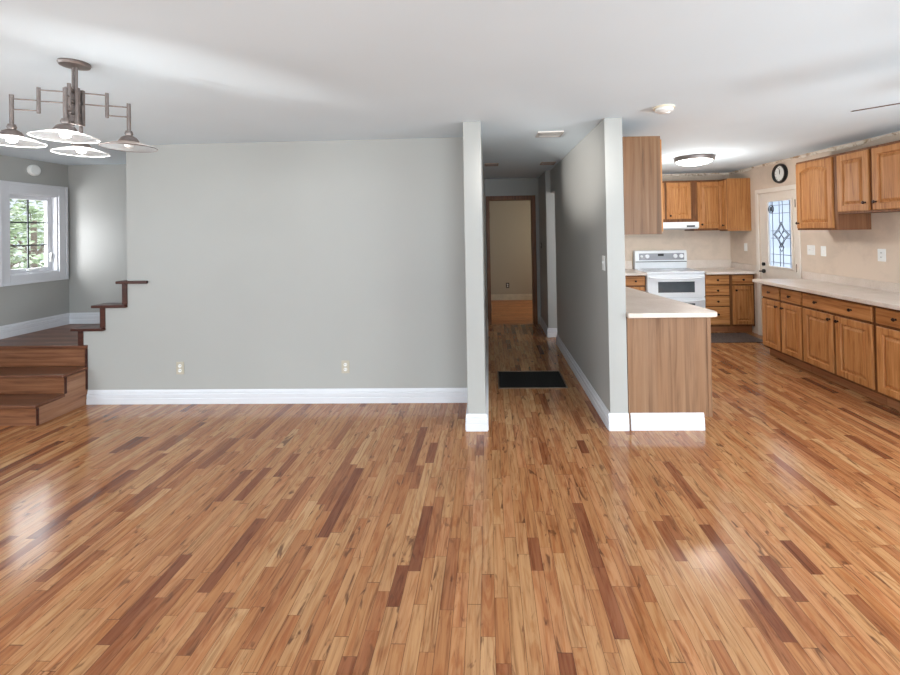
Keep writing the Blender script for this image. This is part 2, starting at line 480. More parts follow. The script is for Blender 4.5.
bm = bmesh.new(); box(bm, 0.995, XR, YB, YB+0.15, 0, H); struct('wall_kitchen', bm, M['wall_kitchen'])
# landing floor
bm = bmesh.new(); box(bm, XL, -3.82, YM+0.02, YL, LZ-0.04, LZ); box(bm, -3.82, -1.4, YM+0.12, YL, LZ-0.04, LZ)
struct('floor_landing', bm, M['landing'])
bm = bmesh.new(); box(bm, -1.4, -1.28, YM+0.12, YL, 0, H); struct('wall_stairwell', bm, M['wall'])

# ---- baseboards: stepped profile swept along a straight run
BP = [(0, 0), (0.020, 0), (0.020, 0.050), (0.015, 0.056), (0.018, 0.062), (0.018, 0.090), (0.010, 0.098), (0.012, 0.106), (0.009, 0.120), (0.004, 0.13), (0, 0.13)]
def base_run(bm, a, b, z0=0.0, flip=1):
    a = Vector((*a, z0)); b = Vector((*b, z0)); d = (b-a).normalized(); n = Vector((d.y, -d.x, 0))*flip
    f = lambda P: (lambda o, z: tuple(P + n*o + Vector((0, 0, z))))
    prism(bm, BP, f(a), f(b))
def baseboard(name, runs, z0=0.0, mat=None):
    bm = bmesh.new()
    for r in runs: base_run(bm, *r[:2], z0, r[2] if len(r) > 2 else 1)
    return struct(name, bm, mat or M['trim'])
baseboard('baseboard_back', [((-3.81, YM), (-0.206, YM))])
baseboard('baseboard_hall_left', [((-0.200, YP), (-0.030, YP)), ((-0.186, YM), (-0.186, YP)), ((-0.044, YP), (-0.044, 7.0))])
baseboard('baseboard_hall_right', [((XH-0.016, YP), (1.068, YP)), ((XH, 5.80), (XH, YP))])
baseboard('baseboard_hall_nook', [((0.839, 6.155), (0.995, 6.155)), ((0.855, 7.0), (0.855, 6.155))])
baseboard('baseboard_peninsula', [((1.085, YP+0.006), (1.648, YP+0.006))])
baseboard('baseboard_left', [((XL, YM), (XL, YL))], LZ)
baseboard('baseboard_landing', [((XL+0.016, YL), (-1.42, YL))], LZ)
baseboard('baseboard_far_room', [((-1.6, 9.46), (2.1, 9.46))], mat=plain('cream_trim', srgb(205, 192, 170), 0.4))
baseboard('baseboard_rear', [((XR, YR), (XL, YR))])

# ---- brown casing of the doorway at the end of the hall
bm = bmesh.new()
box(bm, -0.03, 0.03, 6.98, 7.13, 0, 2.15); box(bm, 0.73, 0.80, 6.98, 7.13, 0, 2.15); box(bm, 0.03, 0.73, 6.98, 7.13, 2.075, 2.15)
cs = struct('door_2', bm, M['casing'], bevel=0.006)
bm = bmesh.new(); box(bm, 0.03, 0.036, 7.02, 7.05, 1.78, 1.88); link('hinge', bm, M['nickel'], cs)
bm = bmesh.new(); box(bm, 0.03, 0.036, 7.02, 7.05, 0.22, 0.32); link('hinge', bm, M['nickel'], cs)

# ---- torn plaster seam along the kitchen ceiling edge
def torn(name, a, b, depth, z1=H):
    bm = bmesh.new()
    a = Vector((*a, 0)); b = Vector((*b, 0)); L = (b-a).length; d = (b-a)/L; n = Vector((d.y, -d.x, 0))
    k = int(L/0.035); top = []; bot = []; back = []; 
    rnd = random.Random(5)
    h = 0.028
    for i in range(k+1):
        p = a + d*(L*i/k)
        h = min(0.046, max(0.014, h + rnd.uniform(-0.009, 0.009)))
        t = 0.004 + rnd.random()*0.006
        w = min(depth, max(0.012, h*0.7 + rnd.uniform(-0.008, 0.008)))
        top.append([bm.verts.new(tuple(p + Vector((0, 0, z1-h)))), bm.verts.new(tuple(p + n*t + Vector((0, 0, z1-h+0.004)))),
                    bm.verts.new(tuple(p + n*t + Vector((0, 0, z1-0.008)))), bm.verts.new(tuple(p + n*w + Vector((0, 0, z1-0.006)))),
                    bm.verts.new(tuple(p + n*w + Vector((0, 0, z1))))])
    for u, v in zip(top, top[1:]):
        for j in range(4): bm.faces.new([u[j], u[j+1], v[j+1], v[j]])
    return struct(name, bm, M['caulk'])
torn('trim_1', (1.07, YB), (XR, YB), 0.06)
torn('trim_2', (XR, YB), (XR, 2.6), 0.05)

# ================================================================ WINDOW (landing)
def build_window():
    w = bpy.data.objects.new('window_1', None); C.objects.link(w); w['kind'] = 'structure'
    y0, y1, z0, z1 = 4.20, 4.70, 1.19, 2.06
    # casing on the wall face
    bm = bmesh.new()
    cw = 0.095; x = XL
    for (a, b, c, d) in ((y0-cw, y0, z0-cw-0.01, z1+cw+0.02), (y1, y1+cw, z0-cw-0.01, z1+cw+0.02), (y0, y1, z1, z1+cw+0.02), (y0, y1, z0-cw-0.01, z0)):
        box(bm, x, x+0.02, a, b, c, d)
    # raised outer band
    for (a, b, c, d) in ((y0-cw, y0-cw+0.022, z0-cw-0.01, z1+cw+0.02), (y1+cw-0.022, y1+cw, z0-cw-0.01, z1+cw+0.02), (y0-cw+0.022, y1+cw-0.022, z1+cw-0.002, z1+cw+0.02), (y0-cw+0.022, y1+cw-0.022, z0-cw-0.01, z0-cw+0.012)):
        box(bm, x+0.02, x+0.03, a, b, c, d)
    link('window_casing', bm, M['trim'], w, bevel=0.003)
    bm = bmesh.new()   # jamb liner
    t = 0.012
    box(bm, x-0.149, x, y0, y0+t, z0, z1); box(bm, x-0.149, x, y1-t, y1, z0, z1)
    box(bm, x-0.149, x, y0+t, y1-t, z0, z0+t); box(bm, x-0.149, x, y0+t, y1-t, z1-t, z1)
    link('window_jamb', bm, M['trim'], w)
    bm = bmesh.new()   # sash
    s = 0.045; a, b, c, d = y0+t, y1-t, z0+t, z1-t; xs0, xs1 = x-0.10, x-0.062
    box(bm, xs0, xs1, a, a+s, c, d); box(bm, xs0, xs1, b-s, b, c, d); box(bm, xs0, xs1, a+s, b-s, c, c+s); box(bm, xs0, xs1, a+s, b-s, d-s, d)
    sash = link('window_sash', bm, M['trim'], w, bevel=0.003)
    bm = bmesh.new(); box(bm, x-0.084, x-0.080, a+s, b-s, c+s, d-s); link('window_pane', bm, M['glass'], w)
    bm = bmesh.new()
    ym = (a+b)/2; zz = [(c+s)+(d-c-2*s)*k/3 for k in (1, 2)]
    for off in (-0.078,):
        box(bm, x+off-0.002, x+off+0.008, ym-0.007, ym+0.007, c+s, d-s)
        for z in zz: box(bm, x+off-0.001, x+off+0.007, a+s, b-s, z-0.007, z+0.007)
    link('window_muntins', bm, plain('grey_muntin', srgb(64, 68, 70), 0.5), w)
    bm = bmesh.new()   # crank and lock
    tube(bm, (x-0.05, ym-0.02, c+0.02), (x-0.03, ym-0.02, c+0.03), 0.016)
    tube(bm, (x-0.034, ym-0.05, c+0.028), (x-0.034, ym+0.09, c+0.04), 0.009)
    tube(bm, (x-0.034, ym+0.09, c+0.04), (x-0.018, ym+0.09, c+0.05), 0.011)
    link('window_crank', bm, M['white'], w, smooth=True)
    bm = bmesh.new(); box(bm, x-0.06, x-0.045, b-0.03, b-0.008, c+0.10, c+0.20)
    tube(bm, (x-0.05, b-0.02, c+0.15), (x-0.025, b-0.035, c+0.21), 0.008)
    link('window_lock', bm, M['white'], w, bevel=0.002)
build_window()

def plain_window(name, axis, pos, a, b, c, d, off):
    """simple window of the walls outside the frame: a frame with two sashes and glass left open to the light"""
    bm = bmesh.new(); t = 0.05; m = (a+b)/2
    segs = ((a, a+t, c, d), (b-t, b, c, d), (a+t, b-t, c, c+t), (a+t, b-t, d-t, d), (m-0.03, m+0.03, c+t, d-t))
    for (p, q, r_, s) in segs:
        if axis == 'X': box(bm, pos, pos+off, p, q, r_, s)
        else: box(bm, p, q, pos, pos+off, r_, s)
    return struct(name, bm, M['trim'])
plain_window('window_2', 'X', XL-0.12, -2.6, -1.2, 0.35, 2.1, 0.05)
plain_window('window_3', 'X', XL-0.12, -0.3, 2.1, 0.6, 2.2, 0.05)
plain_window('window_4', 'X', XR+0.07, 0.0, 2.0, 0.9, 2.1, 0.05)
plain_window('window_5', 'Y', YR-0.12, -3.8, -1.0, 0.6, 2.3, 0.05)
plain_window('window_6', 'Y', YR-0.12, 0.6, 3.2, 0.6, 2.3, 0.05)

# ================================================================ KITCHEN DOOR (in the right wall)
def build_door():
    d = bpy.data.objects.new('door_1', None); C.objects.link(d); d['kind'] = 'structure'
    x = XR; y0, y1, zt = 5.39, 6.13, 2.03
    dm = plain('door_cream_paint', srgb(228, 218, 206), 0.45, 0, 0.01)
    bm = bmesh.new()   # casing
    box(bm, x-0.018, x, y0-0.055, y0, 0, zt+0.06); box(bm, x-0.018, x, y1, y1+0.055, 0, zt+0.06); box(bm, x-0.018, x, y0, y1, zt, zt+0.06)
    link('door_casing', bm, dm, d, bevel=0.004)
    gy0, gy1, gz0, gz1 = 5.49, 5.97, 1.0, 1.92
    bm = bmesh.new()
    xa, xb = x+0.015, x+0.06
    box(bm, xa, xb, y0, gy0, 0.01, zt); box(bm, xa, xb, gy1, y1, 0.01, zt); box(bm, xa, xb, gy0, gy1, 0.01, gz0); box(bm, xa, xb, gy0, gy1, gz1, zt)
    link('door_slab', bm, dm, d)
    bm = bmesh.new()   # moulding round the glass
    t = 0.028
    for (a, b, c, e) in ((gy0-0.01, gy0+t-0.01, gz0-0.01, gz1+0.01), (gy1-t+0.01, gy1+0.01, gz0-0.01, gz1+0.01), (gy0+t-0.01, gy1-t+0.01, gz0-0.01, gz0+t-0.01), (gy0+t-0.01, gy1-t+0.01, gz1-t+0.01, gz1+0.01)):
        box(bm, x+0.002, x+0.016, a, b, c, e)
    link('glass_moulding', bm, dm, d, bevel=0.004)
    bm = bmesh.new(); box(bm, x+0.036, x+0.040, gy0, gy1, gz0, gz1); g = link('door_glass', bm, M['door_glass'], d)
    # leaded pattern
    bm = bmesh.new(); X = x+0.034
    ym = (gy0+gy1)/2; zm = 1.45
    def ln(a, b, r=0.004): tube(bm, (X, ym+a[0], a[1]), (X, ym+b[0], b[1]), r, 6)
    hw = 0.205
    ln((-0.165, gz0+0.02), (-0.165, gz1-0.02)); ln((0.165, gz0+0.02), (0.165, gz1-0.02))
    ln((-hw, gz0+0.07), (hw, gz0+0.07)); ln((-hw, gz1-0.07), (hw, gz1-0.07)); ln((-hw, gz0+0.18), (hw, gz0+0.18)); ln((-hw, gz1-0.18), (hw, gz1-0.18))
    ln((-0.03, gz0+0.02), (-0.03, zm-0.15)); ln((0.03, gz0+0.02), (0.03, zm-0.15)); ln((-0.03, zm+0.15), (-0.03, gz1-0.02)); ln((0.03, zm+0.15), (0.03, gz1-0.02))
    ln((-hw, zm+0.05), (-0.1, zm+0.05)); ln((-hw, zm-0.05), (-0.1, zm-0.05)); ln((hw, zm+0.05), (0.1, zm+0.05)); ln((hw, zm-0.05), (0.1, zm-0.05))
    for k in range(4):   # central quatrefoil of diamonds
        an = k*PI/2
        c, s = math.cos(an), math.sin(an)
        P = lambda u, v: (u*c-v*s, zm+(u*s+v*c)*1.15)
        ln(P(0, 0), P(0.055, 0.045), 0.004); ln(P(0.055, 0.045), P(0.125, 0.0), 0.004); ln(P(0.125, 0), P(0.055, -0.045), 0.004); ln(P(0.055, -0.045), P(0, 0), 0.004)
        ln(P(0.15, 0.0), P(0.062, 0.062), 0.005); ln(P(0.062, 0.062), P(0.0, 0.15), 0.005)
    ln((0, gz0+0.22), (-0.045, gz0+0.28), 0.004); ln((0, gz0+0.22), (0.045, gz0+0.28), 0.004); ln((-0.045, gz0+0.28), (0, gz0+0.34), 0.004); ln((0.045, gz0+0.28), (0, gz0+0.34), 0.004)
    link('leading', bm, plain('lead_came', srgb(62, 62, 66), 0.5, 0.4), g)
    bm = bmesh.new()   # handle
    hy, hz = 6.06, 0.93
    tube(bm, (x+0.015, hy, hz), (x-0.005, hy, hz), 0.028, 18)
    tube(bm, (x-0.005, hy, hz), (x-0.05, hy, hz), 0.009); tube(bm, (x-0.048, hy+0.01, hz), (x-0.048, hy-0.10, hz+0.008), 0.009)
    tube(bm, (x+0.015, hy, hz+0.10), (x-0.008, hy, hz+0.10), 0.024, 18)
    link('door_handle', bm, M['black_iron'], d, smooth=True)
    for z in (0.25, 1.03, 1.85):
        bm = bmesh.new(); box(bm, x-0.021, x-0.018, y0-0.004, y0+0.004, z-0.045, z+0.045); tube(bm, (x-0.020, y0, z-0.05), (x-0.020, y0, z+0.05), 0.006, 8)
        link('hinge', bm, M['nickel'], d)
build_door()
# round ornament hanging on the door glass
bm = bmesh.new()
t_or = thing('hanging_ornament', 'small round dark wire ornament hanging at the top of the kitchen door glass', 'ornament', (XR+0.006, 5.88, 1.80))
def ring(bm, r, tr, seg=28, c=(0, 0, 0)):
    rm = Matrix.Translation(c) @ Matrix.Rotation(PI/2, 4, 'Y')
    lathe(bm, [(r+tr*math.cos(a), tr*math.sin(a)) for a in [2*PI*k/6 for k in range(6)]], seg, close=True, mat=rm)
ring(bm, 0.052, 0.005)
for k in range(6):
    a = k*PI/6; tube(bm, (0, -0.05*math.cos(a), -0.05*math.sin(a)), (0, 0.05*math.cos(a), 0.05*math.sin(a)), 0.0028, 6)
ring(bm, 0.025, 0.0035)
link('wire_disc', bm, M['black_iron'], t_or)
bm = bmesh.new(); tube(bm, (0, 0, 0.055), (0, 0, 0.12), 0.0018, 6); link('hanging_cord', bm, M['black_iron'], t_or)

# ================================================================ STAIRS
def build_stairs():
    s = thing('entry_stairs', 'short brown oak stairs rising to the window landing beside the grey wall', 'stairs', (0, 0, 0))
    xl, xr = XL, -3.816
    zs = [0.177, 0.352, LZ]; ys = [3.405, 3.64, 3.86]
    for i in range(3):
        z0 = 0 if i == 0 else zs[i-1]; z1 = zs[i]-0.028
        bm = bmesh.new(); box(bm, xl+0.002, xr-0.012, ys[i], ys[i]+0.02, z0, z1)
        link('riser', bm, M['stair_h'], s)
        bm = bmesh.new()
        yb = ys[i+1] if i < 2 else ys[i]+0.09
        box(bm, xl+0.002, xr+0.006, ys[i]-0.022, yb-(0.0 if i < 2 else 0), zs[i]-0.028, zs[i]+(0.0015 if i == 2 else 0))
        link('tread', bm, M['stair_tread'], s, bevel=0.009, seg=3)
    bm = bmesh.new()
    pts = [(ys[0], 0), (YM-0.002, 0), (YM-0.002, zs[1]-0.03), (ys[1], zs[1]-0.03), (ys[1], zs[0]-0.029), (ys[0], zs[0]-0.029)]
    prism(bm, pts, lambda y, z: (xr-0.012, y, z), lambda y, z: (xr, y, z))
    link('stringer', bm, M['stair_side'], s)
    for (y0_, y1_, z0_, z1_) in ((ys[0]-0.004, ys[0]+0.012, 0, zs[0]-0.03), (ys[1]-0.004, ys[1]+0.012, zs[0], zs[1]-0.03), (YM-0.02, YM-0.002, 0.14, zs[2]-0.03)):
        bm = bmesh.new(); box(bm, xr-0.006, xr+0.005, y0_, y1_, z0_, z1_); link('edge_trim', bm, M['dark_cap'], s)
build_stairs()
def build_cap():
    s = thing('knee_wall_cap', 'dark stained stepped wood cap running up the edge of the grey wall above the landing', 'stair trim', (0, 0, 0))
    for (x0, x1, z) in ((-3.955, -3.640, 0.717), (-3.752, -3.424, 0.933), (-3.512, -3.215, 1.157)):
        bm = bmesh.new()
        w = 0.125 if x1 < -3.3 else 0.0
        if w: box(bm, x0, x1, YM-0.03, YM+0.13, z-0.027, z)
        else:
            box(bm, x0, -3.42, YM-0.03, YM+0.13, z-0.027, z); box(bm, -3.42, x1, YM-0.03, YM-0.001, z-0.027, z)
        link('cap_tread', bm, M['dark_cap'], s, bevel=0.005)
    for (x, z0, z1) in ((-3.868, LZ, 0.69), (-3.652, 0.717, 0.906), (-3.435, 0.933, 1.130)):
        bm = bmesh.new(); box(bm, x-0.03, x+0.016, YM-0.012, YM+0.125, z0+0.002, z1); link('cap_riser', bm, M['dark_cap'], s, bevel=0.003)
build_cap()

# ================================================================ CABINETRY
def door_bm(w, h, arch=0.0, fr=0.058, t=0.02, flat=False):
    """raised panel door front: local x 0..w, z 0..h, front at y=-t, back at y=0"""
    bm = bmesh.new(); N = 12
    def pts(ins, y, ar):
        P = [(ins, y, ins), (w-ins, y, ins)]
        for k in range(N+1):
            u = k/N; x = (w-ins) + (ins-(w-ins))*u
            drop = ar*(1 - math.sin(PI*u)) if ar else 0
            P.append((x, y, h-ins-drop))
        return P
    rings = [pts(0, 0, 0), pts(0, -t+0.005, 0), pts(0.005, -t, 0)]
    if not flat:
        rings += [pts(fr, -t, arch), pts(fr+0.006, -t+0.013, arch), pts(fr+0.016, -t+0.013, arch), pts(fr+0.040, -t+0.001, arch), pts(fr+0.046, -t+0.001, arch)]
    V = [[bm.verts.new(p) for p in r_] for r_ in rings]
    n = len(V[0])
    for a, b in zip(V, V[1:]):
        for i in range(n): bm.faces.new([a[i], a[(i+1) % n], b[(i+1) % n], b[i]])
    bm.faces.new(V[0][::-1]); bm.faces.new(V[-1])
    return bm

def knob(parent, x, z, y=-0.02):
    bm = bmesh.new()
    lathe(bm, [(0, 0), (0.010, 0), (0.006, 0.006), (0.006, 0.012), (0.014, 0.018), (0.016, 0.023), (0.011, 0.029), (0, 0.031)], 14, mat=Matrix.Translation((x, y, z)) @ Matrix.Rotation(PI/2, 4, 'X'))
    return link('knob', bm, M['bronze'], parent, smooth=True)

def cab(label, loc, rz, w, z0, z1, depth, fronts, base=False, group=None, side_l=False, side_r=False, name=None, end_open=None):
    """fronts: (kind, x0, x1, z0, z1, knob positions [(x,z) from the front's own corner], arch)"""
    c = thing(name or ('base_cabinet' if base else 'wall_cabinet'), label, 'cabinet', loc, rz, group)
    bm = bmesh.new()
    zb = z0 + (0.10 if base else 0)
    box(bm, 0, w, 0, depth, zb, z1)
    link('cabinet_body', bm, M['oak_dark'], c, bevel=0.0015)
    if base:
        bm = bmesh.new(); box(bm, 0.002, w-0.002, 0.07, depth, z0, zb); link('toe_kick', bm, M['kick'], c)
    for f in fronts:
        kind, x0, x1, fz0, fz1, kn = f[:6]; arch = f[6] if len(f) > 6 else 0
        bm = door_bm(x1-x0, fz1-fz0, arch, flat=(kind == 'drawer'), fr=0.05 if x1-x0 < 0.34 else 0.058)
        o = link('drawer' if kind == 'drawer' else 'cabinet_door', bm, M['oak_h'] if kind == 'drawer' else M['oak_v'], c, loc=(x0, 0, fz0))
        for (kx, kz) in kn: knob(o, kx, kz)
    if side_l:
        bm = bmesh.new(); box(bm, -0.006, 0, 0.004, depth, zb, z1); link('side_panel', bm, side_l, c)
    if side_r:
        bm = bmesh.new(); box(bm, w, w+0.006, 0.004, depth, zb, z1); link('side_panel', bm, side_r, c)
    return c

CB = 0.876   # underside of the worktops
BR = -PI/2   # rotation of everything standing on the right wall
# right-hand base run: front plane x = 3.35, local x runs towards the camera
XF = 3.35; DEP = XR - XF - 0.003
def rc(label, yfar, ynear, fronts, **k):
    return cab(label, (XF, yfar, 0), BR, yfar-ynear, 0, CB, DEP, fronts, base=True, group=None, **k)
rc('oak base cabinet beside the glazed kitchen door, two drawers over two narrow doors', 5.235, 4.575, [
    ('drawer', 0.012, 0.312, 0.715, 0.848, [(0.15, 0.066)]), ('drawer', 0.345, 0.648, 0.715, 0.848, [(0.15, 0.066)]),
    ('door', 0.012, 0.312, 0.125, 0.690, [(0.268, 0.505)]), ('door', 0.345, 0.648, 0.125, 0.690, [(0.034, 0.505)])], side_l=M['panel'])
rc('oak base cabinet with one wide two-knob drawer above a pair of doors', 4.573, 3.733, [
    ('drawer', 0.012, 0.815, 0.715, 0.848, [(0.19, 0.066), (0.60, 0.066)]),
    ('door', 0.012, 0.400, 0.125, 0.690, [(0.355, 0.520)]), ('door', 0.428, 0.815, 0.125, 0.690, [(0.034, 0.520)])])
rc('oak base cabinet cut by the picture edge, one drawer over one door', 3.731, 3.05, [
    ('drawer', 0.012, 0.66, 0.715, 0.848, [(0.18, 0.066)]), ('door', 0.012, 0.66, 0.125, 0.690, [(0.60, 0.520)])])

# worktops
def slab(bm, pts, z0, z1):
    prism(bm, pts, lambda x, y: (x, y, z0), lambda x, y: (x, y, z1))
cr = thing('kitchen_worktop', 'long speckled beige worktop on the right wall cabinets, ending at the kitchen door', 'worktop', (0, 0, 0))
bm = bmesh.new(); slab(bm, [(3.27, 3.0), (3.27, 5.30), (XR-0.02, 5.30), (XR-0.02, 3.0)], CB, 0.914); link('worktop_slab', bm, M['counter'], cr, bevel=0.006, seg=3)
bm = bmesh.new(); box(bm, XR-0.02, XR-0.001, 3.0, 5.30, CB, 1.0); link('backsplash', bm, M['counter'], cr, bevel=0.003)
cp = thing('kitchen_worktop', 'speckled worktop on the peninsula behind the grey pillar, with a slanting far edge', 'worktop', (0, 0, 0))
bm = bmesh.new()
P = [(1.070, 3.262), (1.700, 3.262), (1.735, 3.268), (1.757, 3.285), (1.766, 3.32), (1.55, 4.74), (1.50, 4.88), (1.44, 4.93), (1.070, 4.93)]
slab(bm, P, CB, 0.914); link('worktop_slab', bm, M['counter'], cp, bevel=0.006, seg=3)
cb = thing('kitchen_worktop', 'short worktop on the drawer cabinets to the right of the stove', 'worktop', (0, 0, 0))
bm = bmesh.new(); slab(bm, [(3.172, 6.19), (3.172, YB-0.02), (XR-0.022, YB-0.02), (XR-0.022, 6.19)], CB, 0.914); link('worktop_slab', bm, M['counter'], cb, bevel=0.006, seg=3)
bm = bmesh.new(); box(bm, 3.172, XR-0.001, YB-0.02, YB-0.001, CB, 1.04); box(bm, XR-0.02, XR-0.001, 6.19, YB-0.02, CB, 1.0); link('backsplash', bm, M['counter'], cb, bevel=0.003)
cl = thing('kitchen_worktop', 'worktop end to the left of the stove, mostly behind the pillar', 'worktop', (0, 0, 0))
bm = bmesh.new(); slab(bm, [(1.30, 6.19), (1.30, YB-0.02), (2.318, YB-0.02), (2.318, 6.19)], CB, 0.914); link('worktop_slab', bm, M['counter'], cl, bevel=0.006, seg=3)
bm = bmesh.new(); box(bm, 1.30, 2.318, YB-0.02, YB-0.001, CB, 1.04); link('backsplash', bm, M['counter'], cl, bevel=0.003)

# back base cabinets
YF = 6.27; DB = YB - YF - 0.003
cab('oak cabinet with a stack of four drawers just right of the stove', (3.172, YF, 0), 0, 0.375, 0, CB, DB, [
    ('drawer', 0.012, 0.355, 0.722, 0.855, [(0.17, 0.066)]), ('drawer', 0.012, 0.355, 0.564, 0.706, [(0.17, 0.07)]),
    ('drawer', 0.012, 0.355, 0.405, 0.548, [(0.17, 0.07)]), ('drawer', 0.012, 0.355, 0.130, 0.389, [(0.17, 0.155)])], base=True)
cab('narrow oak cabinet in the kitchen corner by the door, one drawer over one door', (3.549, YF, 0), 0, XR-3.549-0.003, 0, CB, DB, [
    ('drawer', 0.025, 0.325, 0.722, 0.855, [(0.15, 0.066)]), ('door', 0.025, 0.325, 0.130, 0.700, [(0.045, 0.505)])], base=True)
cab('oak base cabinet left of the stove, partly behind the pillar', (1.45, YF, 0), 0, 0.868, 0, CB, DB, [
    ('drawer', 0.012, 0.40, 0.722, 0.855, [(0.2, 0.066)]), ('drawer', 0.43, 0.856, 0.722, 0.855, [(0.285, 0.066)]),
    ('door', 0.012, 0.40, 0.130, 0.700, [(0.35, 0.505)]), ('door', 0.43, 0.856, 0.130, 0.700, [(0.045, 0.505)])], base=True)
# peninsula cabinet: faces the kitchen (+x), local x runs away from the camera
pc = cab('peninsula cabinet with a brown laminate end panel against the grey pillar', (1.715, YP+0.008, 0), PI/2, 1.40, 0, CB, 0.642, [
    ('drawer', 0.03, 0.66, 0.715, 0.848, [(0.31, 0.066)]), ('drawer', 0.70, 1.34, 0.715, 0.848, [(0.31, 0.066)]),
    ('door', 0.03, 0.66, 0.125, 0.690, [(0.58, 0.52)]), ('door', 0.70, 1.34, 0.125, 0.690, [(0.05, 0.52)])], base=True, name='peninsula_cabinet')
bm = bmesh.new(); box(bm, -0.006, 0, 0.03, 0.642, 0.10, CB); box(bm, -0.006, 0.0, 0.07, 0.642, 0.0, 0.10); link('side_panel', bm, M['panel'], pc)
bm = bmesh.new(); box(bm, -0.010, 0.0, 0.0, 0.03, 0.10, CB); link('corner_stile', bm, M['panel'], pc, bevel=0.002)
# wall cabinets
pu = cab('tall brown laminate side of a wall cabinet hung behind the grey pillar', (1.365, YP+0.016, 0), PI/2, 1.2, 1.52, 2.292, 0.293, [
    ('door', 0.02, 0.58, 1.54, 2.27, [(0.5, 0.06)]), ('door', 0.62, 1.18, 1.54, 2.27, [(0.06, 0.06)])], side_l=M['panel_upper'])
YU = 6.53; DU = YB - YU - 0.003
cab('short oak wall cabinet above the white range hood', (2.32, YU, 0), 0, 0.85, 1.655, 2.292, DU, [
    ('door', 0.025, 0.405, 1.70, 2.262, [(0.33, 0.05)]), ('door', 0.440, 0.805, 1.70, 2.262, [(0.045, 0.05)])])
cab('oak wall cabinet with one raised panel door to the right of the range hood', (3.173, YU, 0), 0, XR-3.173-0.003, 1.515, 2.292, DU, [
    ('door', 0.055, 0.465, 1.548, 2.262, [(0.05, 0.06)])])
cab('oak wall cabinet in the kitchen corner, its plain side turned to the room', (3.555, 6.527, 0), BR, 0.215, 1.505, 2.285, XR-3.555-0.003, [
    ('door', 0.005, 0.21, 1.53, 2.262, [(0.16, 0.06)])], side_r=M['oak_v'])
XU = 3.57; DUR = XR - XU - 0.003
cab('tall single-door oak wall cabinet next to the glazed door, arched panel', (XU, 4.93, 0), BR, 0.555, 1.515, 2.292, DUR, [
    ('door', 0.015, 0.515, 1.535, 2.27, [(0.03, 0.06)], 0.045)], side_r=M['panel_shaded'])
cab('shorter oak wall cabinet with two square panel doors, at the picture edge', (XU, 4.373, 0), BR, 0.80, 1.680, 2.292, DUR, [
    ('door', 0.020, 0.370, 1.700, 2.268, [(0.315, 0.075)]), ('door', 0.408, 0.780, 1.700, 2.268, [(0.035, 0.075)])])

# range hood
rh = thing('range_hood', 'slim white range hood under the short wall cabinet', 'range hood', (0, 0, 0))
bm = bmesh.new()
prism(bm, [(6.40, 1.545), (6.36, 1.565), (6.36, 1.65), (6.846, 1.65), (6.846, 1.545)], lambda y, z: (2.325, y, z), lambda y, z: (3.165, y, z))
link('hood_shell', bm, M['enamel'], rh, bevel=0.003)
bm = bmesh.new(); box(bm, 2.42, 3.07, 6.45, 6.80, 1.538, 1.545); link('grease_filter', bm, M['silver'], rh)
bm = bmesh.new(); box(bm, 2.98, 3.10, 6.352, 6.36, 1.575, 1.60); link('switch_strip', bm, M['dark'], rh)

